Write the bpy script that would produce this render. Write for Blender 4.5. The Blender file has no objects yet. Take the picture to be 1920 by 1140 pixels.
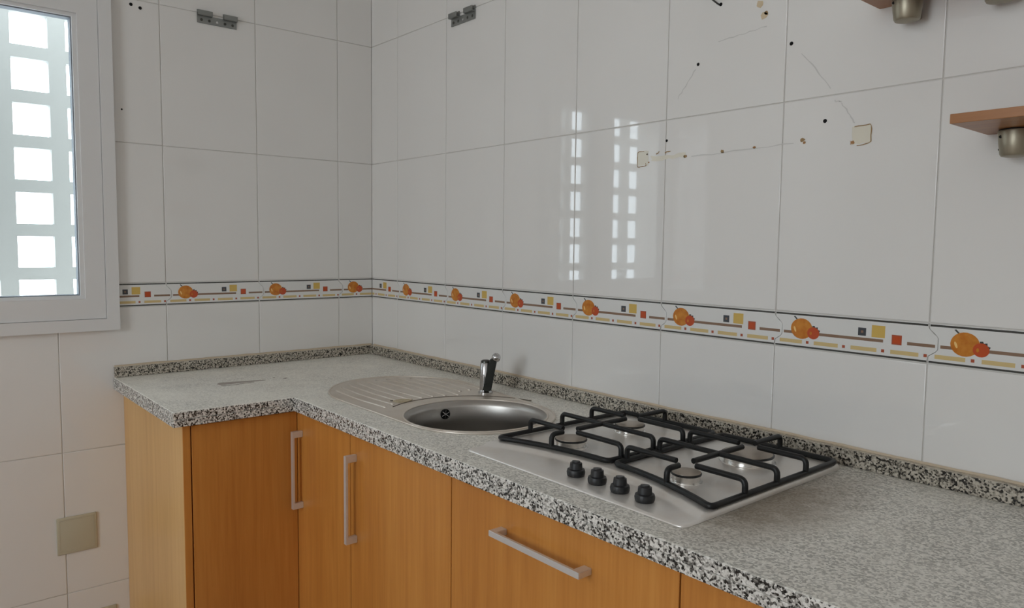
import bpy, bmesh, math, random
from mathutils import Vector, Matrix
random.seed(7)
S = bpy.context.scene
C = S.collection

# ---------------------------------------------------------------- camera, sky, exposure
cam = bpy.data.cameras.new('camera'); cam_o = bpy.data.objects.new('camera', cam); C.objects.link(cam_o)
YAW, PITCH, ROLL = math.radians(139.8145), math.radians(-4.4776), 0.011644
fwd = Vector((math.cos(YAW)*math.cos(PITCH), math.sin(YAW)*math.cos(PITCH), math.sin(PITCH)))
rgt = Vector((math.sin(YAW), -math.cos(YAW), 0)); upv = rgt.cross(fwd)
r2 = math.cos(ROLL)*rgt + math.sin(ROLL)*upv; u2 = -math.sin(ROLL)*rgt + math.cos(ROLL)*upv
M = Matrix((r2, u2, -fwd)).transposed().to_4x4(); M.translation = Vector((2.6463, -1.4992, 1.3380))
cam_o.matrix_world = M
cam.sensor_fit = 'HORIZONTAL'; cam.sensor_width = 36; cam.lens = 1397.06/1920*36; cam.clip_start = .02
S.camera = cam_o

w = bpy.data.worlds.new('sky'); S.world = w; w.use_nodes = True
bg = w.node_tree.nodes['Background']; bg.inputs[0].default_value = (.86, .94, 1.0, 1); bg.inputs[1].default_value = 8.0
S.view_settings.view_transform = 'Standard'; S.view_settings.look = 'None'
S.view_settings.gamma = 1; S.view_settings.use_curve_mapping = False; S.view_settings.exposure = -0.10
S.cycles.use_denoising = True
S.cycles.max_bounces = 14; S.cycles.diffuse_bounces = 8; S.cycles.glossy_bounces = 5
S.cycles.sample_clamp_indirect = 6
S.cycles.caustics_reflective = False; S.cycles.caustics_refractive = False

def portal(name, loc, rot, sx, sy):
    l = bpy.data.lights.new(name, 'AREA'); l.shape = 'RECTANGLE'; l.size = sx; l.size_y = sy
    l.cycles.is_portal = True
    o = bpy.data.objects.new(name, l); C.objects.link(o); o.location = loc; o.rotation_euler = rot
# ---------------------------------------------------------------- node helpers
def mat(name, base=(.8,.8,.8), rough=.5, metal=0.0, spec=.5, coat=0.0, coat_r=.05):
    m = bpy.data.materials.new(name); m.use_nodes = True
    b = m.node_tree.nodes['Principled BSDF']
    b.inputs['Base Color'].default_value = (*base, 1); b.inputs['Roughness'].default_value = rough
    b.inputs['Metallic'].default_value = metal; b.inputs['Specular IOR Level'].default_value = spec
    b.inputs['Coat Weight'].default_value = coat; b.inputs['Coat Roughness'].default_value = coat_r
    return m
class NT:
    def __init__(s, m): s.t = m.node_tree; s.n = s.t.nodes; s.l = s.t.links; s.b = s.n['Principled BSDF']
    def node(s, k, **kw):
        x = s.n.new(k)
        for a, v in kw.items():
            if a in x.inputs: s.put(x.inputs[a], v)
            else: setattr(x, a, v)
        return x
    def put(s, sock, v):
        if isinstance(v, bpy.types.NodeSocket): s.l.new(v, sock)
        else: sock.default_value = v
    def noise(s, vec, scale, detail=4, rough=.5, dist=0):
        x = s.node('ShaderNodeTexNoise'); s.put(x.inputs['Vector'], vec)
        x.inputs['Scale'].default_value = scale; x.inputs['Detail'].default_value = detail
        x.inputs['Roughness'].default_value = rough; x.inputs['Distortion'].default_value = dist
        return x.outputs['Fac']
    def ramp(s, fac, stops, interp='LINEAR'):
        x = s.node('ShaderNodeValToRGB'); s.put(x.inputs[0], fac); e = x.color_ramp.elements
        x.color_ramp.interpolation = interp
        while len(e) < len(stops): e.new(.5)
        for q, (p, c) in zip(e, stops):
            q.position = p; q.color = (*c, 1) if len(c) == 3 else c
        return x.outputs[0]
    def mix(s, f, a, b):
        x = s.node('ShaderNodeMix', data_type='RGBA'); s.put(x.inputs[0], f)
        s.put(x.inputs[6], a if isinstance(a, bpy.types.NodeSocket) else (*a, 1))
        s.put(x.inputs[7], b if isinstance(b, bpy.types.NodeSocket) else (*b, 1)); return x.outputs[2]
    def math(s, op, a, b=0.0):
        x = s.node('ShaderNodeMath', operation=op); s.put(x.inputs[0], a); s.put(x.inputs[1], b); return x.outputs[0]
    def coord(s, scale=(1,1,1), kind='Object'):
        t = s.node('ShaderNodeTexCoord'); m = s.node('ShaderNodeMapping'); s.l.new(t.outputs[kind], m.inputs[0])
        m.inputs['Scale'].default_value = scale; return m.outputs[0]
    def pos(s, scale=(1,1,1)):
        t = s.node('ShaderNodeNewGeometry'); m = s.node('ShaderNodeMapping'); s.l.new(t.outputs['Position'], m.inputs[0])
        m.inputs['Scale'].default_value = scale; return m.outputs[0]
    def bump(s, hgt, strength, dist=.01):
        x = s.node('ShaderNodeBump'); s.put(x.inputs['Height'], hgt); x.inputs['Strength'].default_value = strength
        x.inputs['Distance'].default_value = dist; s.l.new(x.outputs[0], s.b.inputs['Normal'])

# glazed wall tile
m_tile = mat('glazed_tile', (.74,.725,.70), .025, spec=.6); t = NT(m_tile)
p = t.pos()
t.put(t.b.inputs['Base Color'], t.mix(t.noise(p, 3, 3), (.72,.705,.685), (.77,.755,.735)))
t.bump(t.noise(p, 4.0, 2), .018, .004)
m_grout = mat('grout', (.60,.58,.55), .9)
m_white = mat('white_print_base', (.715,.71,.695), .04)
m_orange = mat('orange_print', (.62,.22,.02), .12); t = NT(m_orange)
t.put(t.b.inputs['Base Color'], t.ramp(t.noise(t.pos(), 60, 3), [(.3,(.46,.13,.012)), (.7,(.64,.26,.035))]))
m_berry = mat('berry_print', (.50,.075,.02), .12)
m_leaf = mat('leaf_print', (.055,.06,.055), .15)
m_yel = mat('yellow_print', (.62,.42,.11), .12)
m_red = mat('red_print', (.38,.085,.04), .12)
m_dark = mat('slate_print', (.06,.065,.075), .12)
m_brown = mat('brown_print', (.24,.15,.10), .15)
m_tan = mat('tan_print', (.62,.47,.22), .15)
m_line = mat('black_line_print', (.05,.05,.045), .15)
m_hi = mat('highlight_print', (.85,.55,.2), .12)
# granite, polished, with a film of dust lying on upward faces
m_gran = mat('granite', (.5,.5,.5), .18); t = NT(m_gran)
p = t.pos()
v1 = t.node('ShaderNodeTexVoronoi', feature='F1'); t.put(v1.inputs['Vector'], p); v1.inputs['Scale'].default_value = 290
sep = t.node('ShaderNodeSeparateColor'); t.l.new(v1.outputs['Color'], sep.inputs[0])
big = t.noise(p, 135, 3, .6)
mixv = t.math('ADD', t.math('MULTIPLY', sep.outputs[0], .55), t.math('MULTIPLY', big, .62))
grain = t.ramp(mixv, [(.33,(.012,.012,.012)), (.41,(.05,.048,.045)), (.48,(.20,.19,.175)), (.58,(.46,.45,.42)), (.72,(.68,.665,.63)), (.86,(.80,.785,.75))])
g = t.node('ShaderNodeNewGeometry'); sz = t.node('ShaderNodeSeparateXYZ'); t.l.new(g.outputs['True Normal'], sz.inputs[0])
upm = t.math('GREATER_THAN', sz.outputs[2], .6)
dust_n = t.ramp(t.noise(p, 7, 5, .6), [(.3,(.36,)*3), (.75,(.64,)*3)])
dust_c = t.mix(t.noise(p, 2.3, 3), (.92,.91,.85), (.93,.885,.78))
pxx = t.node('ShaderNodeSeparateXYZ'); t.l.new(g.outputs['Position'], pxx.inputs[0])
thick = t.node('ShaderNodeMapRange'); t.l.new(pxx.outputs[0], thick.inputs[0]); thick.inputs[1].default_value = .7; thick.inputs[2].default_value = 1.8; thick.inputs[3].default_value = 1.45; thick.inputs[4].default_value = .95
dusted = t.mix(t.math('MULTIPLY', upm, t.math('MULTIPLY', dust_n, thick.outputs[0])), grain, dust_c)
# greasy brown splashes with their own shape around the hob end
px = t.node('ShaderNodeSeparateXYZ'); t.l.new(g.outputs['Position'], px.inputs[0])
dx = t.math('SUBTRACT', px.outputs[0], 1.99); dy = t.math('ADD', px.outputs[1], .33)
rr = t.math('SQRT', t.math('ADD', t.math('MULTIPLY', t.math('MULTIPLY', dx, dx), 60), t.math('MULTIPLY', t.math('MULTIPLY', dy, dy), 10)))
gm = t.math('MULTIPLY', t.math('MAXIMUM', t.math('SUBTRACT', 1.0, rr), 0.0), t.noise(p, 26, 5, .65))
gm = t.math('MINIMUM', t.math('MULTIPLY', gm, 2.0), .7)
t.put(t.b.inputs['Base Color'], t.mix(t.math('MULTIPLY', gm, upm), dusted, (.19,.135,.075)))
t.put(t.b.inputs['Roughness'], t.math('ADD', .16, t.math('MULTIPLY', upm, .24)))
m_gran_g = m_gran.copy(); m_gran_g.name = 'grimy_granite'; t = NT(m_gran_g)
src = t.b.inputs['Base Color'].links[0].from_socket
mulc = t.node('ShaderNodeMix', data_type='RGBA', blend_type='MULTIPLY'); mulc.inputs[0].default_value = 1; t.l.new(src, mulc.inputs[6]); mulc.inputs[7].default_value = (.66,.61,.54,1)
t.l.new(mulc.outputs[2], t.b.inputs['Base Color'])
m_caulk = mat('old_caulk', (.56,.46,.34), .8)
# beech fronts
def wood(name, a, b_, c_, rough=.33, axis='z'):
    m = mat(name, a, rough, spec=.45); t = NT(m)
    sc = {'z':(26,26,1.1), 'x':(1.1,26,26), 'y':(26,1.1,26)}[axis]
    p = t.pos(sc); q = t.pos((sc[0]*5,sc[1]*5,sc[2]*5))
    broad = t.noise(t.pos(tuple(.16*k for k in sc)), 1.0, 3)
    f = t.math('ADD', t.math('MULTIPLY', t.noise(p, 1.4, 5, .6, .6), .55), t.math('ADD', t.math('MULTIPLY', t.noise(q, 1.3, 3), .25), t.math('MULTIPLY', broad, .35)))
    t.put(t.b.inputs['Base Color'], t.ramp(f, [(.42,c_), (.57,a), (.72,b_)]))
    return m
m_wood = wood('beech_front', (.55,.225,.046), (.61,.268,.060), (.47,.178,.034))
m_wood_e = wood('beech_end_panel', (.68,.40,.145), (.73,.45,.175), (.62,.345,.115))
m_wood_s = wood('beech_shelf', (.33,.135,.04), (.40,.175,.055), (.27,.10,.028), axis='x')
m_carc = mat('carcass_board', (.30,.15,.06), .6)
m_edge = mat('edge_band', (.23,.095,.035), .4)
m_plinth = mat('plinth', (.10,.06,.035), .5)
def steel(name, col, rough, aniso_scale=(4,160,160), amt=.10, stain=None):
    m = mat(name, col, rough, 1.0); t = NT(m)
    n = t.noise(t.pos(aniso_scale), 1.0, 3)
    t.put(t.b.inputs['Roughness'], t.math('ADD', rough-amt/2, t.math('MULTIPLY', n, amt)))
    if stain:
        f = t.ramp(t.noise(t.pos(), 9, 5, .6), [(.42,(0,0,0)), (.7,(1,1,1))])
        t.put(t.b.inputs['Base Color'], t.mix(t.math('MULTIPLY', f, .55), col, stain))
    return m
m_steel = steel('sink_steel', (.72,.66,.59), .36, stain=(.58,.49,.40)); m_steel.node_tree.nodes['Principled BSDF'].inputs['Metallic'].default_value = .6
m_bowl = steel('bowl_steel', (.43,.41,.385), .33, (3,3,140)); t = NT(m_bowl)
t.b.inputs['Anisotropic'].default_value = .8; tg = t.node('ShaderNodeTangent', direction_type='RADIAL', axis='Z'); t.l.new(tg.outputs[0], t.b.inputs['Tangent'])
m_hob = steel('hob_steel', (.80,.775,.745), .36, stain=(.68,.60,.52)); m_hob.node_tree.nodes['Principled BSDF'].inputs['Metallic'].default_value = .6
m_alu = mat('handle_aluminium', (.76,.755,.755), .42, .65)
m_chrome = mat('chrome', (.58,.58,.59), .14, 1.0)
m_dchrome = mat('tarnished_chrome', (.10,.10,.09), .30, .9)
m_nickel = mat('satin_nickel', (.33,.295,.225), .42, .9)
m_galv = mat('galvanised_steel', (.30,.31,.30), .45, .9)
m_iron = mat('black_enamel', (.010,.010,.010), .40, spec=.35)
m_knob = mat('black_knob_plastic', (.014,.014,.015), .42)
m_cap = mat('burner_cap_enamel', (.012,.012,.012), .35)
m_captop = mat('scorched_cap_top', (.40,.34,.28), .38, .5)
m_burn = mat('burner_aluminium', (.82,.80,.77), .25, 1.0)
m_black = mat('hole_black', (.004,.004,.004), .9)
m_pvc = mat('white_pvc', (.70,.695,.69), .32)
m_gasket = mat('glazing_gasket', (.20,.22,.25), .6)
m_plate = mat('ivory_plastic', (.50,.465,.35), .35)
m_block = mat('white_lattice', (.36,.36,.345), .85)
m_out = mat('exterior_render', (.80,.78,.74), .9)
m_glue = mat('old_glue', (.60,.545,.42), .5)
m_gline = mat('rusty_glue_edge', (.30,.19,.08), .6)
m_rust = mat('rust_spot', (.34,.17,.06), .7)
m_scuff = mat('grey_scuff', (.60,.59,.57), .25)
m_plaster = mat('painted_plaster', (.80,.785,.76), .8)
m_wire = mat('cable_sheath', (.05,.05,.045), .5)
m_stain = mat('counter_stain', (.20,.15,.12), .6)
m_food = mat('dried_residue', (.50,.42,.28), .7)
m_floor = mat('floor_tile', (.46,.35,.27), .35)
m_glass = bpy.data.materials.new('window_glass'); m_glass.use_nodes = True
nt = m_glass.node_tree; nt.nodes.clear()
o = nt.nodes.new('ShaderNodeOutputMaterial'); mx = nt.nodes.new('ShaderNodeMixShader'); lw = nt.nodes.new('ShaderNodeLayerWeight')
lw.inputs[0].default_value = .5
pw = nt.nodes.new('ShaderNodeMath'); pw.operation = 'POWER'; pw.inputs[1].default_value = 5; nt.links.new(lw.outputs['Facing'], pw.inputs[0])
fr = nt.nodes.new('ShaderNodeMath'); fr.operation = 'MULTIPLY_ADD'; fr.inputs[1].default_value = .96; fr.inputs[2].default_value = .04; nt.links.new(pw.outputs[0], fr.inputs[0])
tr = nt.nodes.new('ShaderNodeBsdfTransparent'); gl = nt.nodes.new('ShaderNodeBsdfGlossy'); gl.inputs['Roughness'].default_value = .02
tr.inputs[0].default_value = (.93,.96,.97,1)
nt.links.new(fr.outputs[0], mx.inputs[0]); nt.links.new(tr.outputs[0], mx.inputs[1]); nt.links.new(gl.outputs[0], mx.inputs[2])
nt.links.new(mx.outputs[0], o.inputs[0])

# ---------------------------------------------------------------- mesh helpers
def link(name, me, parent=None, loc=None, rot=None):
    o = bpy.data.objects.new(name, me); C.objects.link(o)
    if parent: o.parent = parent
    if loc is not None: o.location = loc
    if rot is not None: o.rotation_euler = rot
    return o
def fin(bm, name, m, smooth=False, angle=None):
    bmesh.ops.recalc_face_normals(bm, faces=bm.faces[:])
    me = bpy.data.meshes.new(name); bm.to_mesh(me); bm.free()
    for x in (m if isinstance(m, (list, tuple)) else [m]): me.materials.append(x)
    if smooth:
        for pl in me.polygons: pl.use_smooth = True
        if angle: me.set_sharp_from_angle(angle=math.radians(angle))
    return me
def obj(name, bm, m, parent=None, smooth=False, angle=None):
    return link(name, fin(bm, name, m, smooth, angle), parent)
def tag(o, label, cat, group=None):
    o['label'] = label; o['category'] = cat
    if group: o['group'] = group
    return o
def thing(name, label, cat, loc=(0,0,0), group=None):
    return tag(link(name, None, None, loc), label, cat, group)
def struct(o): o['kind'] = 'structure'; return o
def bx(bm, x0, x1, y0, y1, z0, z1, bev=0, seg=2):
    r = bmesh.ops.create_cube(bm, size=1, matrix=Matrix.Translation(((x0+x1)/2,(y0+y1)/2,(z0+z1)/2)) @ Matrix.Diagonal((abs(x1-x0),abs(y1-y0),abs(z1-z0),1)))
    if bev:
        es = list({e for v in r['verts'] for e in v.link_edges})
        bmesh.ops.bevel(bm, geom=es, offset=bev, segments=seg, affect='EDGES', profile=.5)
    return bm
def box(name, m, parent, x0, x1, y0, y1, z0, z1, bev=0, seg=2):
    """a box whose origin sits on its own base centre"""
    bm = bmesh.new(); cx, cy = (x0+x1)/2, (y0+y1)/2
    bx(bm, x0, x1, y0, y1, z0, z1, bev, seg)
    off = Vector((cx, cy, z0)); bmesh.ops.translate(bm, verts=bm.verts[:], vec=-off)
    o = obj(name, bm, m, parent); o.location = off - (parent.location if parent else Vector())
    return o
def lathe(bm, prof, cx=0, cy=0, cz=0, n=32, cap=True):
    rings = []
    for r, z in prof:
        rings.append([bm.verts.new((cx+r*math.cos(2*math.pi*k/n), cy+r*math.sin(2*math.pi*k/n), cz+z)) for k in range(n)])
    for a, b in zip(rings, rings[1:]):
        for k in range(n): bm.faces.new((a[k], a[(k+1)%n], b[(k+1)%n], b[k]))
    if cap:
        bm.faces.new(rings[0]); bm.faces.new(rings[-1])
    return rings
def sweep(bm, pts, r, seg=8, closed=False, caps=True):
    pts = [Vector(q) for q in pts]; n = len(pts); rings = []; nrm = None
    for i, q in enumerate(pts):
        if closed: tg = (pts[(i+1)%n]-pts[i-1]).normalized()
        else: tg = (pts[min(i+1,n-1)]-pts[max(i-1,0)]).normalized()
        if nrm is None:
            nrm = tg.orthogonal().normalized()
        nrm = (nrm - tg*nrm.dot(tg)).normalized(); bi = tg.cross(nrm)
        rings.append([bm.verts.new(q + r*(math.cos(2*math.pi*k/seg)*nrm + math.sin(2*math.pi*k/seg)*bi)) for k in range(seg)])
    for i in range(n if closed else n-1):
        a, b = rings[i], rings[(i+1)%n]
        if closed and i == n-1:   # choose the twist that fits best
            sh = min(range(seg), key=lambda s: (a[0].co-b[s].co).length)
            b = b[sh:]+b[:sh]
        for k in range(seg): bm.faces.new((a[k], a[(k+1)%seg], b[(k+1)%seg], b[k]))
    if caps and not closed: bm.faces.new(rings[0]); bm.faces.new(rings[-1])
def fillet(pts, rad, n=5, closed=False):
    pts = [Vector(q) for q in pts]; out = []
    N = len(pts)
    for i, q in enumerate(pts):
        if not closed and i in (0, N-1): out.append(q); continue
        a, b = pts[i-1], pts[(i+1)%N]
        da, db = (a-q), (b-q); r = min(rad, da.length*.45, db.length*.45)
        p0, p1 = q+da.normalized()*r, q+db.normalized()*r
        for k in range(n+1):
            s = k/n; out.append((1-s)**2*p0 + 2*s*(1-s)*q + s*s*p1)
    return out
def poly_prism(bm, pts, z0, z1):
    """prism over the outline pts (x, z) from y=z0 (back) to y=z1 (front)"""
    a = [bm.verts.new((x, z0, z)) for x, z in pts]; b = [bm.verts.new((x, z1, z)) for x, z in pts]
    n = len(pts); fa = bm.faces.new(a); fb = bm.faces.new(b[::-1])
    for k in range(n): bm.faces.new((a[k], b[k], b[(k+1)%n], a[(k+1)%n]))
    return fb
def plate_with_hole(bm, outer, inner, z0, z1):
    """flat slab over an outline with one hole (lists of x, y)"""
    loops = []
    for z in (z0, z1):
        es = []; ls = []
        for pts in (outer, inner):
            vs = [bm.verts.new((x, y, z)) for x, y in pts]; ls.append(vs)
            es += [bm.edges.new((vs[k], vs[(k+1) % len(vs)])) for k in range(len(vs))]
        bmesh.ops.triangle_fill(bm, edges=es, use_beauty=True)
        loops.append(ls)
    for l0, l1 in zip(*loops):
        n = len(l0)
        for k in range(n): bm.faces.new((l0[k], l0[(k+1)%n], l1[(k+1)%n], l1[k]))

# ---------------------------------------------------------------- dimensions
ZT, ZB = 1.1982, 1.1291            # printed lines at the edges of the border
BT, BB = 1.2025, 1.1252            # border tile joints
ROWS = [(0.0,.2207), (.2207,.6749), (.6749,BB), (BT,1.6524), (1.6524,2.1055), (2.1055,2.50)]
TW = .316; XR, YL = .192, .1465
RX, RY, RZ = 3.5, -4.2, 2.5
WY0, WY1, WZ0, WZ1 = -1.925, -.925, 1.055, 2.125     # outer edge of window trim on the left wall
J = .0011                          # half joint

# ---------------------------------------------------------------- room shell
floor = struct(box('floor', m_floor, None, -.25, RX+.15, RY-.15, .15, -.1, 0))
ceil = struct(box('ceiling', m_plaster, None, -.25, RX+.15, RY-.15, .15, RZ, RZ+.1))
bm = bmesh.new(); bx(bm, -.25, RX+.15, .0025, .15, 0, RZ)
wr = struct(obj('wall_right', bm, m_grout))
bm = bmesh.new()                   # the left wall in its own frame: x along it (to the corner), front facing -y
hy0, hy1, hz0, hz1 = WY0+.035, WY1-.035, WZ0+.035, WZ1-.035
bx(bm, RY, hy0, .0025, .25, 0, RZ); bx(bm, hy1, 0.0, .0025, .25, 0, RZ)
bx(bm, hy0, hy1, .0025, .25, 0, hz0); bx(bm, hy0, hy1, .0025, .25, hz1, RZ)
wl = struct(obj('wall_left', bm, m_grout)); wl.rotation_euler = (0, 0, math.pi/2)
struct(box('wall_far', m_plaster, None, RX, RX+.15, RY, 0, 0, RZ))
bm = bmesh.new(); d0, d1, dz0, dz = 1.40, 2.65, .95, 2.45     # wide unseen opening, added behind the camera to let in fill light
bx(bm, -.25, d0, RY-.15, RY, 0, RZ); bx(bm, d1, RX+.15, RY-.15, RY, 0, RZ); bx(bm, d0, d1, RY-.15, RY, dz, RZ); bx(bm, d0, d1, RY-.15, RY, 0, dz0)
struct(obj('wall_back', bm, m_plaster))
portal('window_portal', (-.24, (WY0+WY1)/2, (WZ0+WZ1)/2), (0, -math.pi/2, 0), 1.0, 1.0)
portal('fill_opening_portal', ((d0+d1)/2, RY-.14, (dz0+dz)/2), (math.pi/2, 0, 0), d1-d0, dz-dz0)

# ---------------------------------------------------------------- wall tiles
def flat_front(me):
    for pl in me.polygons:
        if abs(pl.normal.y) > .999: pl.use_smooth = False
    return me
def tile_mesh(name, cells, m, bev=.0016):
    bm = bmesh.new()
    for x0, x1, z0, z1 in cells:
        bm.faces.new([bm.verts.new(q) for q in ((x0,.0025,z0),(x1,.0025,z0),(x1,.0025,z1),(x0,.0025,z1))])
    if len(cells) > 1:
        bmesh.ops.remove_doubles(bm, verts=bm.verts[:], dist=1e-5)
        bmesh.ops.dissolve_faces(bm, faces=bm.faces[:])
    bmesh.ops.recalc_face_normals(bm, faces=bm.faces[:])
    r = bmesh.ops.extrude_face_region(bm, geom=bm.faces[:])
    vs = [v for v in r['geom'] if isinstance(v, bmesh.types.BMVert)]
    for v in vs: v.co.y = 0
    es = [e for e in bm.edges if all(abs(v.co.y) < 1e-6 for v in e.verts)]
    bmesh.ops.bevel(bm, geom=es, offset=bev, segments=3, affect='EDGES', profile=.5)
    return flat_front(fin(bm, name, m, True, 30))
def subtract(x0, x1, z0, z1, hole):
    if not hole: return [(x0,x1,z0,z1)]
    a0, a1, b0, b1 = hole
    if a1 <= x0 or a0 >= x1 or b1 <= z0 or b0 >= z1: return [(x0,x1,z0,z1)]
    xs = sorted({x0, x1, min(max(a0,x0),x1), min(max(a1,x0),x1)}); zs = sorted({z0, z1, min(max(b0,z0),z1), min(max(b1,z0),z1)})
    out = []
    for i in range(len(xs)-1):
        for k in range(len(zs)-1):
            cx, cz = (xs[i]+xs[i+1])/2, (zs[k]+zs[k+1])/2
            if not (a0 < cx < a1 and b0 < cz < b1): out.append((xs[i],xs[i+1],zs[k],zs[k+1]))
    return out
cache = {}
def tiles(parent, cols, hole=None):
    for z0, z1 in ROWS:
        for x0, x1 in cols:
            c = subtract(x0+J, x1-J, z0+J, z1-J, hole)
            if not c: continue
            ox, oz = (x0+x1)/2, (z0+z1)/2
            c = [(a-ox, b-ox, e-oz, f-oz) for a, b, e, f in c]
            key = tuple(round(v,4) for q in c for v in q)
            if key not in cache: cache[key] = tile_mesh('wall_tile', c, m_tile)
            link('wall_tile', cache[key], parent, (ox, 0, oz), (random.uniform(-.0006,.0006), 0, random.uniform(-.0009,.0009)))
cols_r = [(-J, XR)] + [(XR+TW*k, XR+TW*(k+1)) for k in range(10)] + [(XR+TW*10, RX)]
cols_l = [(-YL, J)] + [(-YL-TW*(k+1), -YL-TW*k) for k in range(12)] + [(RY, -YL-TW*12)]
HOLE = (WY0+.012, WY1-.012, WZ0+.012, WZ1-.012)
tiles(wr, cols_r); tiles(wl, cols_l, HOLE)

# border tiles: interlocking outline and printed fruit
TAB = [(0,BT-J), (0,1.191), (.004,1.187), (.013,1.181), (.0175,1.175), (.0175,1.153), (.013,1.147), (0,1.1405), (0,BB+J)]
def clip(pts, a, b):
    out = []
    for lim, sgn in ((a, 1), (b, -1)):
        out = []
        for i, q in enumerate(pts):
            pz = pts[i-1]; ins = (q[0]-lim)*sgn >= -1e-9; pin = (pz[0]-lim)*sgn >= -1e-9
            if ins != pin:
                s = (lim-pz[0])/(q[0]-pz[0]); out.append((lim, pz[1]+s*(q[1]-pz[1])))
            if ins: out.append(q)
        pts = out
        if not pts: return []
    return out
def ell(cx, cz, rx, rz, n=22, tilt=0):
    c, s_ = math.cos(tilt), math.sin(tilt)
    return [(cx+rx*math.cos(2*math.pi*k/n)*c-rz*math.sin(2*math.pi*k/n)*s_, cz+rx*math.cos(2*math.pi*k/n)*s_+rz*math.sin(2*math.pi*k/n)*c) for k in range(n)]
def rect(x0, x1, z0, z1): return [(x0,z0),(x1,z0),(x1,z1),(x0,z1)]
PR = [m_line, m_orange, m_berry, m_leaf, m_dark, m_yel, m_red, m_brown, m_tan, m_hi]
def prints(x0):
    P = [(rect(x0+.002, x0+TW-.002, ZT-.0020, ZT+.0018), 0, 0), (rect(x0+.002, x0+TW-.002, ZB-.0018, ZB+.0018), 0, 0)]
    P += [(rect(x0+.021, x0+.05, 1.1562, 1.1622), 7, 0), (rect(x0+.10, x0+.233, 1.1562, 1.1622), 7, 0), (rect(x0+.278, x0+TW+.012, 1.1562, 1.1622), 7, 0)]
    for k in range(4):
        P.append((rect(x0+.012+.0785*k, x0+.064+.0785*k, 1.1358, 1.1438), 8, 0))
        P.append((rect(x0+.0730+.0785*k, x0+.0790+.0785*k, 1.1368, 1.1428), 6, 0))
    P += [(rect(x0+.183, x0+.199, 1.166, 1.182), 4, 0), (rect(x0+.1885, x0+.1935, 1.1715, 1.1765), 7, 1), (rect(x0+.210, x0+.236, 1.165, 1.189), 5, 0), (rect(x0+.249, x0+.268, 1.1545, 1.1735), 6, 0)]
    P += [(rect(x0+.2515, x0+.2655, 1.157, 1.171), 2, 1)]
    P += [([(x0+.043,1.1935),(x0+.0465,1.1945),(x0+.054,1.1865),(x0+.051,1.1855)], 3, 0)]
    P += [(ell(x0+.062, 1.168, .0245, .0222), 1, 1), (ell(x0+.047, 1.166, .0022, .0065, 12, .35), 9, 2)]
    P += [([(x0+.086,1.176),(x0+.091,1.1765),(x0+.0925,1.173),(x0+.098,1.174),(x0+.0985,1.169),(x0+.1035,1.167),(x0+.1005,1.160),(x0+.093,1.159),(x0+.086,1.166)], 3, 1)]
    P += [(ell(x0+.0885, 1.1605, .0135, .0128), 2, 2), (ell(x0+.083, 1.160, .0025, .004, 10), 1, 3)]
    return P
def border(parent, x0, lo, hi):
    out = [(x0+J+a, z) for a, z in TAB[::-1]] + [(x0+TW-J+a, z) for a, z in TAB]
    out = clip(out, lo, hi)
    if len(out) < 3: return
    ox, oz = (max(lo,x0)+min(hi,x0+TW))/2, (BT+BB)/2
    full = lo < x0-1 and hi > x0+TW+1
    if full and 'b' in cache: mb, mp = cache['b']; o2 = x0+TW/2; 
    else:
        bm = bmesh.new()
        fb = poly_prism(bm, [(x-ox, z-oz) for x, z in out], .0025, -.0003)
        bmesh.ops.bevel(bm, geom=[e for e in fb.edges], offset=.0011, segments=2, affect='EDGES', profile=.5)
        mb = flat_front(fin(bm, 'border_tile', m_white, True, 30))
        bm = bmesh.new()
        for pts, mi, lay in prints(x0):
            q = clip(pts, max(lo, x0-1)+ (0 if full else .0005), min(hi, x0+TW+1)-(0 if full else .0005))
            if len(q) < 3: continue
            f = bm.faces.new([bm.verts.new((x-ox, -.0004-.00005*lay, z-oz)) for x, z in q]); f.material_index = mi
        bmesh.ops.recalc_face_normals(bm, faces=bm.faces[:])
        for f in bm.faces:
            if f.normal.y > 0: f.normal_flip()
        mp = bpy.data.meshes.new('printed_fruit'); bm.to_mesh(mp); bm.free()
        for x in PR: mp.materials.append(x)
        if full: cache['b'] = (mb, mp)
    t_ = link('border_tile', mb, parent, (ox, 0, oz))
    link('printed_fruit', mp, t_)
border(wr, XR-TW, 0.001, 99)
for k in range(10): border(wr, XR+TW*k, -99, 99)
border(wl, -YL, -99, -.001)
border(wl, -YL-TW, -99, 99); border(wl, -YL-2*TW, -99, 99); border(wl, -YL-3*TW, WY1-.012, 99)
border(wl, -YL-6*TW, -99, WY0+.012)
for k in range(7, 12): border(wl, -YL-k*TW, -99, 99)

# ---- marks left on the tiles
def disc(parent, name, m, x, z, r, y=-.0006, sq=1):
    bm = bmesh.new(); bm.faces.new([bm.verts.new((a, 0, b)) for a, b in ell(0, 0, r, r*sq, 12)][::-1])
    o = link(name, fin(bm, name, m), parent, (x, y, z)); return o
def hole_mark(parent, x, z, r):
    bm = bmesh.new()
    lathe(bm, [(r*1.25, 0), (r, .0009), (r*.9, .0002), (r*.3, .0)], n=12)
    bmesh.ops.rotate(bm, verts=bm.verts[:], cent=(0,0,0), matrix=Matrix.Rotation(math.pi/2, 3, 'X'))
    o = obj('drill_hole', bm, m_black, parent); o.location = (x, -.0004, z)
for x, z, r in ((1.546,1.772,.0032), (1.784,1.774,.0034), (1.866,1.602,.0034), (1.604,1.897,.0034), (1.459,1.602,.0028), (2.236,1.607,.0018), (2.185,1.515,.0014)):
    hole_mark(wr, x, z, r)
for x, z, r in ((-.863,2.088,.0042), (-.836,2.082,.0042), (-.898,1.756,.0022)): hole_mark(wl, x, z, r)
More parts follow.
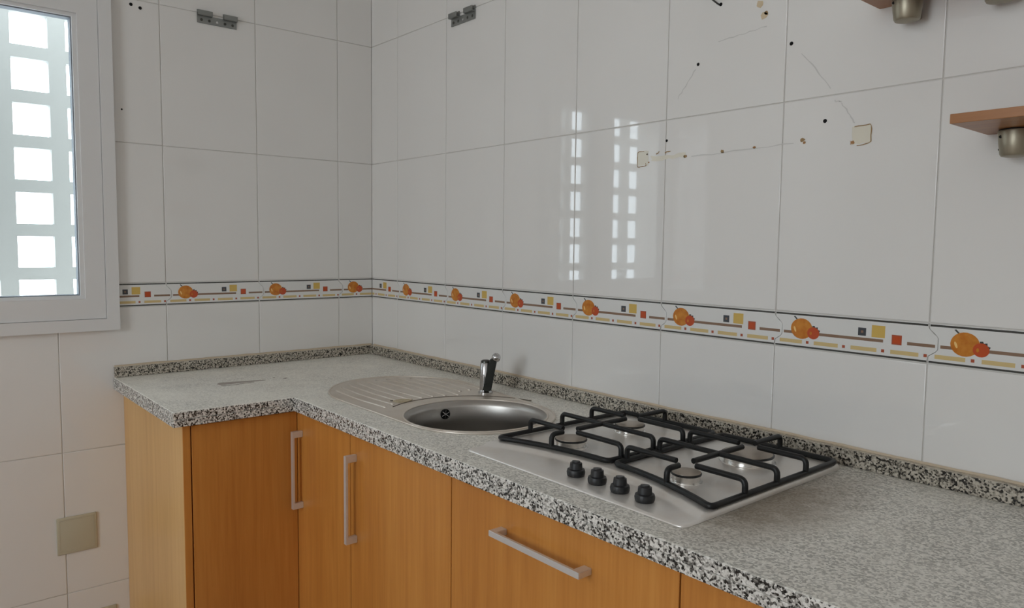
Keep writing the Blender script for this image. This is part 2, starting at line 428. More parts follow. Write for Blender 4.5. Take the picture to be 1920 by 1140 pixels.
def patch(parent, name, m, pts, y, thick=.0003):
    cx = sum(q[0] for q in pts)/len(pts); cz = sum(q[1] for q in pts)/len(pts)
    bm = bmesh.new(); poly_prism(bm, [(x-cx, z-cz) for x, z in pts], 0, -thick)
    o = obj(name, bm, m, parent); o.location = (cx, y, cz); return o
def strip(parent, name, m, pts, wd, y):
    bm = bmesh.new(); V = []
    for i, (x, z) in enumerate(pts):
        a = pts[max(i-1,0)]; b = pts[min(i+1,len(pts)-1)]; t_ = Vector((b[0]-a[0], b[1]-a[1])).normalized()
        ww = wd*random.uniform(.5, 1.2)
        V.append((bm.verts.new((x-t_.y*ww, y, z+t_.x*ww)), bm.verts.new((x+t_.y*ww, y, z-t_.x*ww))))
    for a, b in zip(V, V[1:]): bm.faces.new((a[0], a[1], b[1], b[0]))
    for f in bm.faces: f.normal_update()
    return obj(name, bm, m, parent)
def jag(x0, x1, z0, z1, n=5, j=.0015):
    q = [(x0+(x1-x0)*k/n, z0) for k in range(n)] + [(x1, z0+(z1-z0)*k/n) for k in range(n)] + [(x1-(x1-x0)*k/n, z1) for k in range(n)] + [(x0, z1-(z1-z0)*k/n) for k in range(n)]
    return [(a+random.uniform(-j,j), b+random.uniform(-j,j)) for a, b in q]
def wig(p0, p1, n, j):
    return [(p0[0]+(p1[0]-p0[0])*k/n+random.uniform(-j,j), p0[1]+(p1[1]-p0[1])*k/n+random.uniform(-j,j)) for k in range(n+1)]
m_pale2 = mat('faded_rust', (.60,.48,.32), .4)
m_pale = mat('pale_glue', (.70,.66,.56), .25)
patch(wr, 'glue_residue', m_pale, jag(1.366,1.402,1.546,1.582), -.0002)
strip(wr, 'glue_edge', m_gline, wig((1.394,1.552),(1.396,1.545),2,.0005)+wig((1.39,1.544),(1.368,1.543),4,.0008)+wig((1.3665,1.548),(1.367,1.58),5,.0006)+wig((1.372,1.583),(1.388,1.582),3,.0006), .0011, -.0008)
patch(wr, 'glue_residue', m_pale, jag(1.925,1.962,1.549,1.584), -.0002)
strip(wr, 'glue_edge', m_gline, wig((1.928,1.583),(1.959,1.585),4,.0006)+wig((1.962,1.582),(1.962,1.551),5,.0006)+wig((1.958,1.548),(1.935,1.545),4,.0008), .0011, -.0008)
patch(wr, 'rust_stain', m_rust, jag(1.921,1.929,1.549,1.557,3,.002), -.0005)
patch(wr, 'glue_residue', m_pale, jag(1.412,1.515,1.556,1.567,6,.003), -.0002)
strip(wr, 'glue_edge', m_gline, wig((1.426,1.571),(1.438,1.577),3,.0015), .0016, -.0008)
strip(wr, 'glue_edge', m_gline, wig((1.455,1.573),(1.472,1.574),3,.0015), .0014, -.0008)
for x, z, s_ in ((1.516,1.559,.006), (1.621,1.561,.006), (1.704,1.563,.0045), (1.818,1.568,.006), (1.822,1.562,.004), (1.398,1.574,.003), (1.705,1.874,.011), (1.716,1.847,.010), (1.722,1.851,.006), (1.404,1.553,.003)):
    patch(wr, 'rust_stain', m_rust if s_ < .006 else m_gline if s_ < .009 else m_pale2, [(x+s_*random.uniform(.6,1.1)*math.cos(a), z+s_*random.uniform(.5,.9)*math.sin(a)) for a in [k*.698 for k in range(9)]], -.0002)
for a, b in (((1.488,1.70),(1.540,1.762)), ((1.808,1.75),(1.876,1.668)), ((1.899,1.634),(1.93,1.589)), ((1.884,1.640),(1.899,1.637)), ((1.60,1.815),(1.725,1.822)), ((1.535,1.556),(1.80,1.563))):
    strip(wr, 'scuff_mark', m_scuff, wig(a, b, 9, .002), .0012, -.0005)

# ---------------------------------------------------------------- window in the left wall (built in world frame)
win = struct(link('window_1', None))
def ring(name, m, parent, o_, i_, x0, x1, bev=.003):
    """rectangular frame of four mitred bars; o_, i_ = (y0, y1, z0, z1)"""
    bm = bmesh.new()
    O = [(o_[0],o_[2]),(o_[1],o_[2]),(o_[1],o_[3]),(o_[0],o_[3])]; I = [(i_[0],i_[2]),(i_[1],i_[2]),(i_[1],i_[3]),(i_[0],i_[3])]
    vs = {}
    for nm, L in (('o',O),('i',I)):
        for k,(y,z) in enumerate(L):
            for x in (x0,x1): vs[nm,k,x] = bm.verts.new((x,y,z))
    for k in range(4):
        n = (k+1)%4
        bm.faces.new((vs['o',k,x1],vs['o',n,x1],vs['i',n,x1],vs['i',k,x1])); bm.faces.new((vs['o',k,x0],vs['i',k,x0],vs['i',n,x0],vs['o',n,x0]))
        bm.faces.new((vs['o',k,x0],vs['o',n,x0],vs['o',n,x1],vs['o',k,x1])); bm.faces.new((vs['i',k,x0],vs['i',k,x1],vs['i',n,x1],vs['i',n,x0]))
    bmesh.ops.recalc_face_normals(bm, faces=bm.faces[:])
    if bev: bmesh.ops.bevel(bm, geom=[e for e in bm.edges if all(v.co.x == x1 for v in e.verts)], offset=bev, segments=2, affect='EDGES', profile=.5)
    return obj(name, bm, m, parent)
ring('trim', m_pvc, win, (WY0,WY1,WZ0,WZ1), (WY0+.037,WY1-.037,WZ0+.037,WZ1-.037), -.06, .022)
YM = -1.335
for a, b in ((YM+.004, WY1-.038), (WY0+.038, YM-.004)):
    sash = ring('sash', m_pvc, win, (a, b, WZ0+.038, WZ1-.038), (a+.056, b-.056, WZ0+.102, WZ1-.098), -.055, .014)
    ring('glazing_bead', m_pvc, sash, (a+.056, b-.056, WZ0+.102, WZ1-.098), (a+.068, b-.068, WZ0+.112, WZ1-.108), -.05, .004, .004)
    ring('gasket', m_gasket, sash, (a+.066, b-.066, WZ0+.110, WZ1-.106), (a+.071, b-.071, WZ0+.115, WZ1-.111), -.04, -.006, 0)
    bm = bmesh.new(); bx(bm, -.022, -.018, a+.06, b-.06, WZ0+.106, WZ1-.102); obj('pane', bm, m_glass, sash)

# lattice screen outside
scr = thing('lattice_screen', 'white openwork block screen standing outside the window', 'screen', (-.6, 0, 0))
CP, RP, LD = .1735, .1605, .04
bm = bmesh.new()
hw, hh = .0585, .0575
O = [(-CP/2,-RP/2),(CP/2,-RP/2),(CP/2,RP/2),(-CP/2,RP/2)]; I = [(-hw,-hh),(hw,-hh),(hw,hh),(-hw,hh)]
vv = {(n,k,x): bm.verts.new((x, y, z)) for n, L in (('o',O),('i',I)) for k,(y,z) in enumerate(L) for x in (0,-LD)}
for k in range(4):
    n = (k+1)%4
    for x in (0,-LD): bm.faces.new((vv['o',k,x],vv['o',n,x],vv['i',n,x],vv['i',k,x]))
    for q in 'oi': bm.faces.new((vv[q,k,0],vv[q,n,0],vv[q,n,-LD],vv[q,k,-LD]))
mblk = fin(bm, 'lattice_block', m_block)
for i in range(-9, 7):
    for k in range(-8, 8):
        link('lattice_block', mblk, scr, (0, -1.0615+CP*i, 1.455+RP*k))

# ---------------------------------------------------------------- worktop
WX, WY, WE = .648, -.62, -.946
TOP, BOT = .90, .86
BCX, BCY, BR = 1.14, -.345, .184
wt = thing('granite_worktop', 'speckled grey granite worktop in an L shape with low upstand', 'worktop', (0,0,0))
XE = 3.3
outer = [(0.001,-.001), (XE,-.001), (XE,WY), (WX,WY), (WX,WE), (0.001,WE)]
circ = [(BCX+(BR+.004)*math.cos(2*math.pi*k/48), BCY+(BR+.004)*math.sin(2*math.pi*k/48)) for k in range(48)]
bm = bmesh.new(); plate_with_hole(bm, outer, circ, .8805, TOP)
es = [e for e in bm.edges if all(abs(v.co.z-TOP) < 1e-6 for v in e.verts) and len(e.link_faces) == 2 and abs(e.link_faces[0].normal.dot(e.link_faces[1].normal)) < .3 and min((v.co.xy-Vector((BCX,BCY))).length for v in e.verts) > .3]
bmesh.ops.recalc_face_normals(bm, faces=bm.faces[:])
bmesh.ops.bevel(bm, geom=es, offset=.003, segments=3, affect='EDGES', profile=.5)
obj('slab', bm, m_gran, wt)
bm = bmesh.new(); bx(bm, WX-.05, XE, WY, WY+.05, BOT, .8795, .0012); obj('edge_strip', bm, m_gran, wt)
bm = bmesh.new(); bx(bm, WX-.05, WX, WE, WY-.0002, BOT, .8795, .0012); obj('edge_strip', bm, m_gran, wt)
bm = bmesh.new(); bx(bm, .001, WX-.0502, WE, WE+.03, BOT, .8795, .0012); obj('edge_strip', bm, m_gran, wt)
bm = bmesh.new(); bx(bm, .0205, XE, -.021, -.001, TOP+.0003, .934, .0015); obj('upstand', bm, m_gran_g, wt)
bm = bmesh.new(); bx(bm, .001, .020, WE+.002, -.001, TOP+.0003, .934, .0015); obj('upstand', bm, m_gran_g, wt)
def caulk(name, pts):
    bm = bmesh.new(); sweep(bm, pts, .0042, 6); obj(name, bm, m_caulk, wt)
caulk('caulk_line', [(.02+(XE-.02)*k/60, -.0035+random.uniform(-.0008,.0008), .9345+random.uniform(-.0008,.0012)) for k in range(61)])
caulk('caulk_line', [(.0035+random.uniform(-.0008,.0008), WE+.004-(WE+.012)*k/24, .9345+random.uniform(-.0008,.0012)) for k in range(25)])
def flat(name, m, pts, z, parent=wt, th=.0004):
    cx = sum(q[0] for q in pts)/len(pts); cy = sum(q[1] for q in pts)/len(pts)
    bm = bmesh.new(); a = [bm.verts.new((x-cx, y-cy, 0)) for x, y in pts]; f = bm.faces.new(a)
    r = bmesh.ops.extrude_face_region(bm, geom=[f])
    for v in r['geom']:
        if isinstance(v, bmesh.types.BMVert): v.co.z = th
    o = obj(name, bm, m, parent); o.location = (cx, cy, z); return o
m_stain2 = mat('faded_stain', (.36,.31,.27), .5)
flat('stain', m_stain2, [(.300,-.712),(.306,-.68),(.316,-.64),(.326,-.60),(.336,-.577),(.342,-.58),(.342,-.61),(.340,-.66),(.342,-.69),(.338,-.722),(.318,-.724)], TOP-.0001)
flat('stain', m_stain, [(.352,-.722),(.358,-.69),(.350,-.62),(.353,-.622),(.363,-.69),(.357,-.724)], TOP+.0002)
flat('stain', m_stain, [(.340,-.522),(.338,-.51),(.346,-.507),(.350,-.517)], TOP-.0001)
flat('stain', m_stain, [(.309,-.544),(.307,-.537),(.313,-.536),(.315,-.541)], TOP-.0001)

# ---------------------------------------------------------------- sink
sk = thing('inset_sink', 'round bowl stainless steel sink with ribbed drainer set in granite', 'sink', (BCX, BCY, TOP))
def loc(pts): return [(x-BCX, y-BCY) for x, y in pts]
R2 = .202
out = []
for k in range(33):                                    # round end of the drainer
    a = math.pi/2 + math.pi*k/32; e = 1.0
    ca, sa = math.cos(a), math.sin(a)
    out.append((.765+.252*math.copysign(abs(ca)**e, ca), -.300-.016+.221*math.copysign(abs(sa)**e, sa)))
for k in range(33):
    a = -math.pi/2 + math.pi*k/32; out.append((BCX+R2*math.cos(a), BCY+.006+(R2-.004)*math.sin(a)))
out = loc(out)
hole = [(BR*math.cos(2*math.pi*k/48), BR*math.sin(2*math.pi*k/48)) for k in range(48)]
bm = bmesh.new(); plate_with_hole(bm, out, hole, .0002, .0022); obj('deck', bm, m_steel, sk)
bm = bmesh.new(); sweep(bm, [(x, y, .0018) for x, y in out], .0028, 8, True); obj('rim', bm, m_steel, sk, True)
bm = bmesh.new(); sweep(bm, [(x*1.012, y*1.012, .0024) for x, y in hole], .0030, 8, True); obj('bowl_rim', bm, m_steel, sk, True)
bm = bmesh.new()
prof = [(BR,.002),(BR-.006,-.004),(BR-.010,-.016),(BR-.012,-.06),(BR-.016,-.12)]
prof += [(BR-.016-.045*(1-math.cos(a)), -.12-.045*math.sin(a)) for a in [math.radians(d) for d in (15,30,45,60,75,90)]] + [(.05,-.168),(.042,-.172)]
rings = lathe(bm, prof, n=64, cap=False); bm.faces.new(rings[-1])
bw = obj('bowl', bm, m_bowl, sk, True, 40)
bm = bmesh.new(); lathe(bm, [(.041,-.1715),(.040,-.168),(.030,-.169),(.012,-.1705),(.0,-.1705)][:4], n=32); obj('drain', bm, m_chrome, bw, True, 30)
# overflow on the wall of the bowl
oa = math.atan2(-.318+.345, .949-1.14)
ov = link('overflow', None, bw); 
bm = bmesh.new(); lathe(bm, [(.0145,0),(.0145,.002),(.012,.0032),(.011,.0015)], n=24)
bmesh.ops.rotate(bm, verts=bm.verts[:], cent=(0,0,0), matrix=Matrix.Rotation(math.pi/2, 3, 'Y'))
bpy.data.objects.remove(ov)
ov = obj('overflow', bm, m_black, bw, True, 30); ov.location = ((BR-.011)*math.cos(oa), (BR-.011)*math.sin(oa), -.031); ov.rotation_euler = (0,0,oa+math.pi)
bm = bmesh.new(); 
for k in range(3):
    a = math.pi*k/3+.4; c, s_ = math.cos(a)*.012, math.sin(a)*.012
    sweep(bm, [(.0030,-c,-s_),(.0030,c,s_)], .0011, 6)
sc_ = obj('overflow_grid', bm, m_chrome, sk); sc_.parent = bw; sc_.location = ov.location; sc_.rotation_euler = ov.rotation_euler
# drainer: groove border and ribs
arcR = .242
for k in range(11):
    y = -.485 + .036*k
    yy = (y+.316)/.221
    if abs(yy) > .96: continue
    xl = .765-.252*math.sqrt(1-yy*yy)*.90 + .022
    dy_ = y-BCY; xr_ = BCX-math.sqrt(max(arcR**2-dy_**2, .0)) - .014 if abs(dy_) < arcR else BCX-.06
    if y > -.20: xr_ = min(xr_, .872)
    if xr_-xl < .05: continue
    bm = bmesh.new(); n = 14
    pts = [(xl+(xr_-xl)*i/n-BCX, y-BCY+.012*math.sin(math.pi*i/n)*(1 if y > -.32 else -1)*.6, .0014) for i in range(n+1)]
    sweep(bm, pts, .0040, 8)
    obj('drainer_rib', bm, m_steel, sk, True)
m_seam = mat('grimy_seam', (.10,.075,.05), .7)
bm = bmesh.new(); sweep(bm, [(arcR*math.cos(a), arcR*math.sin(a)*.96, .0021) for a in [math.radians(100+ (212-100)*k/40) for k in range(41)]], .0016, 6)
obj('drainer_edge', bm, m_seam, sk)
flat('residue', m_food, [(.872-BCX,-.43-BCY),(.868-BCX,-.405-BCY),(.880-BCX,-.385-BCY),(.898-BCX,-.384-BCY),(.906-BCX,-.405-BCY),(.898-BCX,-.428-BCY)], .0022, sk, .003)
flat('residue', m_seam, [(.862-BCX,-.434-BCY),(.860-BCX,-.424-BCY),(.868-BCX,-.422-BCY),(.870-BCX,-.432-BCY)], .0022, sk, .001)

m_lever = mat('dark_tarnish', (.028,.030,.026), .32, .4)
# ---------------------------------------------------------------- tap
tp = thing('mixer_tap', 'short tarnished chrome mixer tap with ball ended lever on the sink', 'tap', (.932, -.150, TOP+.0022))
bm = bmesh.new(); lathe(bm, [(.0215,0),(.0215,.004),(.0185,.007),(.018,.010)], n=28); obj('base_ring', bm, m_chrome, tp, True, 40)
bm = bmesh.new(); lathe(bm, [(.0175,.008),(.017,.05),(.0165,.088),(.014,.091)], n=28)
obj('body', bm, m_chrome, tp, True, 40)
bm = bmesh.new(); lathe(bm, [(.0145,.0905),(.014,.096),(.010,.099),(.004,.0995)], n=24); obj('cartridge_cap', bm, m_dchrome, tp, True, 40)
rd = Vector((.645,.764,0)); fd = Vector((.764,-.645,0))
bm = bmesh.new()
P0 = rd*.0045+fd*.020; P1 = rd*.0235+fd*.016
ringsT = []
for s_, hwid in ((0,.0125),(.25,.0125),(.6,.0115),(.9,.0115),(1,.009)):
    c = P0.lerp(P1, s_); z = .010+.096*s_
    ringsT.append([bm.verts.new(c+rd*a*hwid+fd*b*.0075+Vector((0,0,z))) for a, b in ((-1,-1),(1,-1),(1,1),(-1,1))])
for a, b in zip(ringsT, ringsT[1:]):
    for k in range(4): bm.faces.new((a[k],a[(k+1)%4],b[(k+1)%4],b[k]))
bm.faces.new(ringsT[0]); bm.faces.new(ringsT[-1])
bmesh.ops.recalc_face_normals(bm, faces=bm.faces[:]); bmesh.ops.bevel(bm, geom=bm.edges[:], offset=.0025, segments=2, affect='EDGES')
lv = obj('lever', bm, m_lever, tp, True, 35)
bm = bmesh.new(); bmesh.ops.create_uvsphere(bm, u_segments=20, v_segments=12, radius=.0135, matrix=Matrix.Translation(rd*.031+fd*.014+Vector((0,0,.108))))
obj('lever_ball', bm, m_chrome, lv, True)

# ---------------------------------------------------------------- gas hob
HX0, HX1, HY0, HY1 = 1.388, 1.958, -.562, -.046
HC = ((HX0+HX1)/2, (HY0+HY1)/2)
hob = thing('gas_hob', 'stainless steel four burner gas hob with black knobs set in the worktop', 'hob', (*HC, TOP))
def arc(x): return -.436-.058*((x-HC[0])/.272)**2
def hob_z(x, y):
    d = y-arc(x); s_ = min(max((d+.022)/.016, 0), 1); s_ = s_*s_*(3-2*s_)
    z = .0045 + .0068*s_
    e = min(x-HX0, HX1-x, y-HY0, HY1-y); e = min(max(e/.008, 0), 1)
    return .0012 + (z-.0012)*math.sqrt(1-(1-e)**2)
NX, NY = 72, 170; rc = .016
bm = bmesh.new(); G = []
def frac(n): 
    q = [0,.002,.005,.009]+[.012+(1-.024)*k/(n-8) for k in range(n-7)]+[.991,.995,.998,1]
    return q
fx, fy = frac(NX), frac(NY)
for a in fx:
    col = []
    for b in fy:
        x, y = HX0+(HX1-HX0)*a, HY0+(HY1-HY0)*b; z = hob_z(x, y)
        cx, cy = min(max(x, HX0+rc), HX1-rc), min(max(y, HY0+rc), HY1-rc); v = Vector((x-cx, y-cy))
        m_ = max(abs(v.x), abs(v.y))
        if v.x and v.y and v.length > 0: v = v.normalized()*m_; x, y = cx+v.x, cy+v.y
        col.append(bm.verts.new((x-HC[0], y-HC[1], z)))
    G.append(col)
for i in range(len(fx)-1):
    for k in range(len(fy)-1): bm.faces.new((G[i][k],G[i+1][k],G[i+1][k+1],G[i][k+1]))
bd = [e for e in bm.edges if len(e.link_faces) == 1]
r = bmesh.ops.extrude_edge_only(bm, edges=bd)
for v in r['geom']:
    if isinstance(v, bmesh.types.BMVert): v.co.z = .0003
obj('plate', bm, m_hob, hob, True, 50)
m_heat = mat('heat_tint', (.45,.34,.24), .35, 1.0)
for bxx, byy, br in ((1.530,-.386,.033), (1.522,-.186,.033), (1.832,-.388,.0265), (1.830,-.184,.049)):
    bm = bmesh.new(); x, y = bxx-HC[0], byy-HC[1]; dzb = .0015
    lathe(bm, [(br*1.14,.0096),(br*1.12,.0108),(br*.96,.0114),(br*.96,.0200),(br*.99,.0222),(br*.90,.0228)], x, y, dzb, n=36)
    bu = obj('burner', bm, m_burn, hob, True, 35)
    bm = bmesh.new(); lathe(bm, [(br*.95,.0222),(br*1.05,.0230),(br*1.06,.0252),(br*1.02,.0266),(br*.90,.0268)], x, y, dzb, n=36)
    obj('cap_rim', bm, m_cap, bu, True, 40)
    bm = bmesh.new(); lathe(bm, [(br*1.0,.0262),(br*.99,.0272),(br*.85,.0280),(br*.5,.0286),(br*.05,.0288)], x, y, dzb, n=36)
    obj('burner_cap', bm, m_captop, bu, True, 40)
    bm = bmesh.new(); bmesh.ops.create_cone(bm, cap_ends=True, segments=10, radius1=.0032, radius2=.0025, depth=.012, matrix=Matrix.Translation((x-br*1.25*.7, y+br*1.25*.75, .0155)))
    obj('igniter', bm, mat('ceramic_igniter', (.7,.69,.66), .4) if 'ceramic_igniter' not in bpy.data.materials else bpy.data.materials['ceramic_igniter'], bu, True, 40)
for kx, ky, ka in ((1.669,-.510,.5), (1.726,-.512,.62), (1.784,-.515,.55), (1.843,-.518,.6)):
    bm = bmesh.new(); x, y = kx-HC[0], ky-HC[1]; z = .0044
    lathe(bm, [(.0160,z),(.0172,z+.003),(.0178,z+.008),(.0165,z+.0125),(.013,z+.0135)], x, y, n=32)
    kn = obj('knob', bm, m_knob, hob, True, 35)
    bm = bmesh.new()
    L = [bm.verts.new((.0128*math.cos(a), .0108*math.sin(a), z+.010)) for a in [2*math.pi*k/28 for k in range(28)]]
    f = bm.faces.new(L); r = bmesh.ops.extrude_face_region(bm, geom=[f])
    vs = [v for v in r['geom'] if isinstance(v, bmesh.types.BMVert)]
    bmesh.ops.translate(bm, verts=vs, vec=(0,0,.0185)); bmesh.ops.scale(bm, verts=vs, vec=(.88,.80,1))
    bmesh.ops.recalc_face_normals(bm, faces=bm.faces[:])
    bmesh.ops.bevel(bm, geom=[e for e in bm.edges if all(v in vs for v in e.verts)], offset=.0035, segments=3, affect='EDGES')
    bmesh.ops.rotate(bm, verts=bm.verts[:], cent=(0,0,0), matrix=Matrix.Rotation(ka, 3, 'Z'))
    bmesh.ops.translate(bm, verts=bm.verts[:], vec=(x, y, 0)); obj('knob_grip', bm, m_knob, kn, True, 40)

# pan supports: a frame with curved front bar, fingers, a middle bar and a cross bar
def grate(x0, x1, label, cx, yb):
    y1 = -.064; zb, zt, rr = TOP+.0173, TOP+.0440, .0056
    yf = lambda x: arc(x)+.012
    t_ = thing('pan_support', label, 'pan support', ((x0+x1)/2, -.27, TOP+.0095), 'pan supports on the hob')
    L = t_.location
    def put(name, pts, rad, closed=False, r_=rr):
        bm = bmesh.new(); q = fillet(pts, rad, 5, closed) if rad else pts
        sweep(bm, [Vector(p_)-L for p_ in q], r_, 8, closed); return obj(name, bm, m_iron, t_, True, 60)
    front = [(x0+(x1-x0)*k/8, yf(x0+(x1-x0)*k/8), zb) for k in range(9)]
    put('frame', front + [(x1, y1, zb), (x0, y1, zb)], .016, True)
    ym = (yb[0]+yb[1])/2; g = .022
    for y, side in ((yb[0], -1), (yb[1], 1)):
        put('finger', [(x0, y, zb), (x0, y, zt), (cx-g, y, zt)], .018)
        put('finger', [(x1, y, zb), (x1, y, zt), (cx+g, y, zt)], .018)
        ye = yf(cx) if side < 0 else y1
        put('finger', [(cx, ye, zb), (cx, ye, zt), (cx, y+side*g, zt)], .018)
    put('middle_bar', [(x0, ym, zb), (x0, ym, zt), (x1, ym, zt), (x1, ym, zb)], .018)
    put('cross_bar', [(cx, yb[0]+g, zt), (cx, yb[1]-g, zt)], 0)
    for fxp, fyp in ((x0+.004, yf(x0)+.02), (x1-.004, yf(x1)+.02), (x0+.004, y1-.01), (x1-.004, y1-.01)):
        bm = bmesh.new(); bmesh.ops.create_cone(bm, cap_ends=True, segments=12, radius1=.004, radius2=.0035, depth=.0075, matrix=Matrix.Translation((fxp-L.x, fyp-L.y, .0040)))
        obj('rubber_foot', bm, m_knob, t_)
grate(1.399, 1.672, 'black wire pan support over the two burners beside the sink', 1.527, (-.386,-.186))
grate(1.689, 1.954, 'black wire pan support over the largest and the smallest burner', 1.831, (-.388,-.184))

# ---------------------------------------------------------------- base cabinets
def bar_handle(parent, p0, p1, out_dir, standoff=.032, wd=.0115, th=.007, post=.018):
    """squared bar handle between p0 and p1 (on the door face), standing off along out_dir"""
    p0, p1, od = Vector(p0), Vector(p1), Vector(out_dir)
    ax = (p1-p0).normalized(); sd = od.cross(ax).normalized(); L = (p1-p0).length
    bm = bmesh.new()
    def bar(c0, c1, a, b, t0, t1):
        pass
    R_ = Matrix((ax, sd, od)).transposed()
    prof = [(0,0),(post,0),(post,standoff-th),(L-post,standoff-th),(L-post,0),(L,0),(L,standoff),(0,standoff)]
    A = [bm.verts.new(R_ @ Vector((a,-wd/2,b))) for a, b in prof]; B = [bm.verts.new(R_ @ Vector((a,wd/2,b))) for a, b in prof]
    bm.faces.new(A); bm.faces.new(B[::-1])
    for k in range(8): bm.faces.new((A[k],B[k],B[(k+1)%8],A[(k+1)%8]))
    bmesh.ops.recalc_face_normals(bm, faces=bm.faces[:])
    bmesh.ops.bevel(bm, geom=bm.edges[:], offset=.0008, segments=2, affect='EDGES')
    o = obj('handle', bm, m_alu, parent)
    o.location = p0
    return o
def sub(o, parent_world):  o.location = Vector(o.location)-Vector(parent_world); return o
FX, FY, PY, PZ = .625, -.600, -.917, .15
c1 = thing('corner_cabinet', 'beech base cabinet with a plain door and a pale end panel under the short worktop', 'cabinet', (.3, -.75, 0))
box('carcass', m_carc, c1, .004, FX-.021, PY+.0205, FY-.004+.0, PZ, BOT-.0012)
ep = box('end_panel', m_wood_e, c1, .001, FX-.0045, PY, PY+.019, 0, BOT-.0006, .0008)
box('edge_band', m_wood, c1, FX-.0044, FX+.0002, PY, PY+.019, 0, BOT-.0006, .0005)
d_ = box('door', m_wood, c1, FX-.019, FX, PY+.0225, FY-.0018, PZ, BOT-.006, .0012)
box('plinth', m_plinth, c1, .02, FX-.05, PY+.0205, FY-.004, 0, PZ-.002)
def run_cab(name, label, x0, x1, fronts, handle=None, first=False):
    c = thing(name, label, 'cabinet', ((x0+x1)/2, -.3, 0))
    if x0 < 1.45 and x1 > .95:            # the sink hangs into this one: sides, base and back only
        box('side_panel', m_carc, c, x0+.0005, x0+.0165, FY+.021, -.004, PZ, BOT-.002)
        box('side_panel', m_carc, c, x1-.0165, x1-.0005, FY+.021, -.004, PZ, BOT-.002)
        box('bottom_panel', m_carc, c, x0+.0168, x1-.0168, FY+.021, -.004, PZ, PZ+.016)
    else:
        box('carcass', m_carc, c, x0+.0005, x1-.0005, FY+.021, -.004, PZ, BOT-.002)
    for (a, b, z0, z1, nm) in fronts:
        d = box(nm, m_wood, c, a+.0015, b-.0015, FY, FY+.019, z0, z1, .0012)
        if handle and handle[0] == (a, b) and z1 == ZF:
            h_ = bar_handle(d, handle[1], handle[2], (0,-1,0)); h_.location -= Vector(((a+b)/2, FY+.0095, z0))
    box('plinth', m_plinth, c, x0+.0005, x1-.0005, FY+.06, FY+.076, 0, PZ-.002)
    return c
ZF = BOT-.006
run_cab('base_cabinet', 'narrow beech cabinet in the inner corner, upright handle right at the corner', .648, .943, [(FX-.016,.943,PZ,ZF,'door')], ((FX-.016,.943),(.6545,FY,.577),(.6545,FY,.803)))
run_cab('base_cabinet', 'beech cabinet with a tall upright handle below the sink', .943, 1.390, [(.943,1.390,PZ,ZF,'door')], ((.943,1.390),(.974,FY,.576),(.974,FY,.805)))
run_cab('base_cabinet', 'wide beech drawer cabinet with a horizontal bar handle below the hob', 1.390, 1.982, [(1.390,1.982,.502,ZF,'drawer_front'),(1.390,1.982,PZ,.498,'drawer_front')], ((1.390,1.982),(1.557,FY,.7875),(1.800,FY,.7875)))
run_cab('base_cabinet', 'beech cabinet beyond the hob, just showing under the granite edge', 1.982, 2.582, [(1.982,2.282,PZ,ZF,'door'),(2.282,2.582,PZ,ZF,'door')])
run_cab('base_cabinet', 'last beech cabinet of the run, past the one beyond the hob', 2.582, 3.282, [(2.582,2.932,PZ,ZF,'door'),(2.932,3.282,PZ,ZF,'door')])

# ---------------------------------------------------------------- small shelves
def shelf(label, x0, z0, sup):
    x1 = x0+.288; D = .174
    t_ = thing('wall_shelf', label, 'shelf', ((x0+x1)/2, -D/2, z0), 'small wooden shelves on the tiled wall')
    bm = bmesh.new(); bx(bm, x0, x1, -D, -.001, z0, z0+.0155, .0008); bmesh.ops.translate(bm, verts=bm.verts[:], vec=-t_.location); obj('board', bm, m_wood_s, t_)
    for sx in sup:
        bm = bmesh.new()
        lathe(bm, [(.0262,-.0025),(.0268,-.005),(.0250,-.022),(.0224,-.041),(.0202,-.0445),(.015,-.0458)], sx-t_.location.x, -.042+D/2, 0, 32)
        sp = obj('support', bm, m_nickel, t_, True, 40)
        bm = bmesh.new(); lathe(bm, [(.0250,-.0004),(.0250,-.0030)], sx-t_.location.x, -.042+D/2, 0, 28); obj('dark_gap_disc', bm, m_black, sp)  # black disc stands in for the dark gap between board and support
        bm = bmesh.new(); bx(bm, sx-.010-t_.location.x, sx+.010-t_.location.x, -.030+D/2, -.001+D/2, -.036, -.001, .002); obj('wall_flange', bm, m_nickel, sp)
        bm = bmesh.new(); bmesh.ops.create_cone(bm, cap_ends=True, segments=10, radius1=.0026, radius2=.0026, depth=.003, matrix=Matrix.Translation((sx-.0165-t_.location.x, -.0615+D/2, -.013)) @ Matrix.Rotation(math.pi/2, 4, 'X') ); obj('grub_screw', bm, m_black, sp)
shelf('lower small beech shelf on round satin metal supports', 2.166, 1.542, (2.222, 2.392))
shelf('upper small beech shelf on round satin metal supports', 1.967, 1.803, (2.036, 2.186))

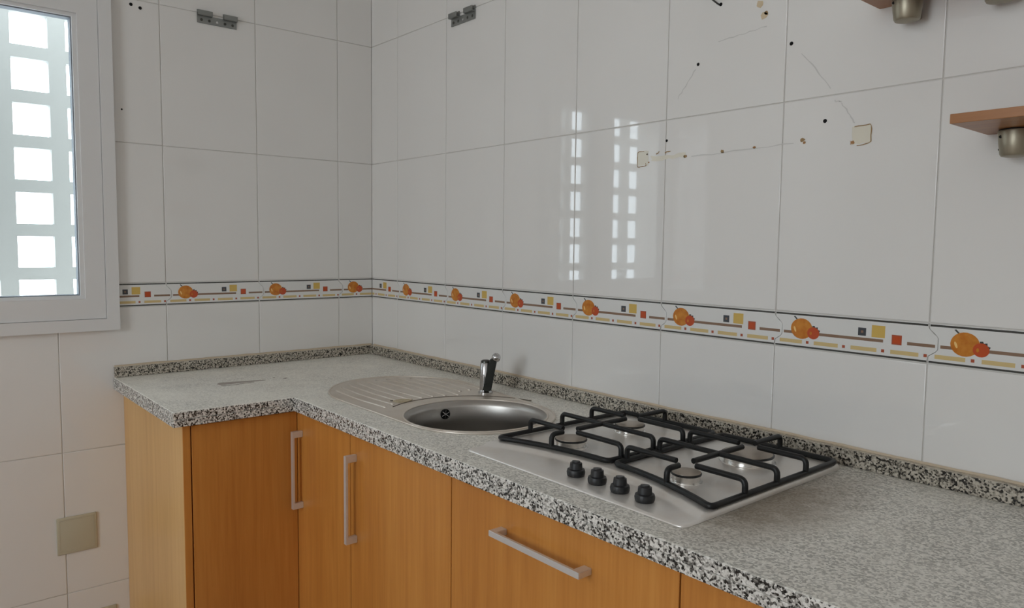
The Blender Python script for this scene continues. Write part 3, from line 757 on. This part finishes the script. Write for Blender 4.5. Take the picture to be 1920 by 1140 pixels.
# ---------------------------------------------------------------- brackets, blank plates, wire
def hanger(label, origin, rot, tabs):
    t_ = thing('hanging_bracket', label, 'bracket', origin, 'cabinet hanging brackets on the wall'); t_.rotation_euler = (0,0,rot)
    bm = bmesh.new(); bx(bm, 0, .132, -.0035, -.0012, 0, .026, .0005); pl = obj('plate', bm, m_galv, t_)
    for a, b in tabs:
        bm = bmesh.new(); bx(bm, a, b, -.0040, -.0012, .026, .043, .0005); bx(bm, a, b, -.016, -.0040, .0235, .0262, .0004); bx(bm, a, b, -.0162, -.0138, .0263, .040, .0004)
        obj('hook_tab', bm, m_galv, t_)
    for k in range(5):
        bm = bmesh.new(); lathe(bm, [(.0046,0),(.0046,.0008),(.003,.0016),(.0008,.0016)], n=12)
        bmesh.ops.rotate(bm, verts=bm.verts[:], cent=(0,0,0), matrix=Matrix.Rotation(math.pi/2, 3, 'X'))
        s_ = obj('screw', bm, m_chrome if k in (2,) else m_dchrome, pl); s_.location = (.014+.026*k, -.0034, .011)
hanger('grey steel hanging bracket on the window wall', (0, -.661, 2.072), math.pi/2, ((0,.048),(.086,.132)))
hanger('grey steel hanging bracket on the wall above the tap', (.541, 0, 2.069), 0, ((0,.046),(.084,.132)))
def blank(label, y0, y1, z0, z1):
    t_ = thing('blank_plate', label, 'wall plate', (0, (y0+y1)/2, z0))
    bm = bmesh.new(); bx(bm, .0006, .0065, -(y1-y0)/2, (y1-y0)/2, 0, z1-z0, .0025, 3); f_ = obj('cover', bm, m_plate, t_, True, 30)
    bm = bmesh.new(); hw_ = (y1-y0)/2-.008
    for a in (-1, 1): bx(bm, .0064, .0072, a*hw_-.0005, a*hw_+.0005, .008, z1-z0-.008); bx(bm, .0064, .0072, -hw_, hw_, (.008 if a < 0 else z1-z0-.009), (.009 if a < 0 else z1-z0-.008))
    obj('seam', bm, m_plate, f_)
blank('ivory square blank plate on the tiles beside the pale end panel', -1.119, -1.007, .352, .470)
blank('low blank plate on the tiles near the foot of the end panel', -1.06, -.957, .03, .147)
bm = bmesh.new(); sweep(bm, fillet([(1.600,-.001,1.897),(1.600,-.012,1.899),(1.586,-.022,1.914),(1.570,-.026,1.935),(1.566,-.018,1.96)], .006), .0020, 8)
bmesh.ops.translate(bm, verts=bm.verts[:], vec=(-1.6,0,-1.897))
o = obj('cut_wire', bm, m_wire, None, True); o.location = (1.6,0,1.897)
tag(o, 'short dark cable end poking out of a hole in the tiles', 'wire')
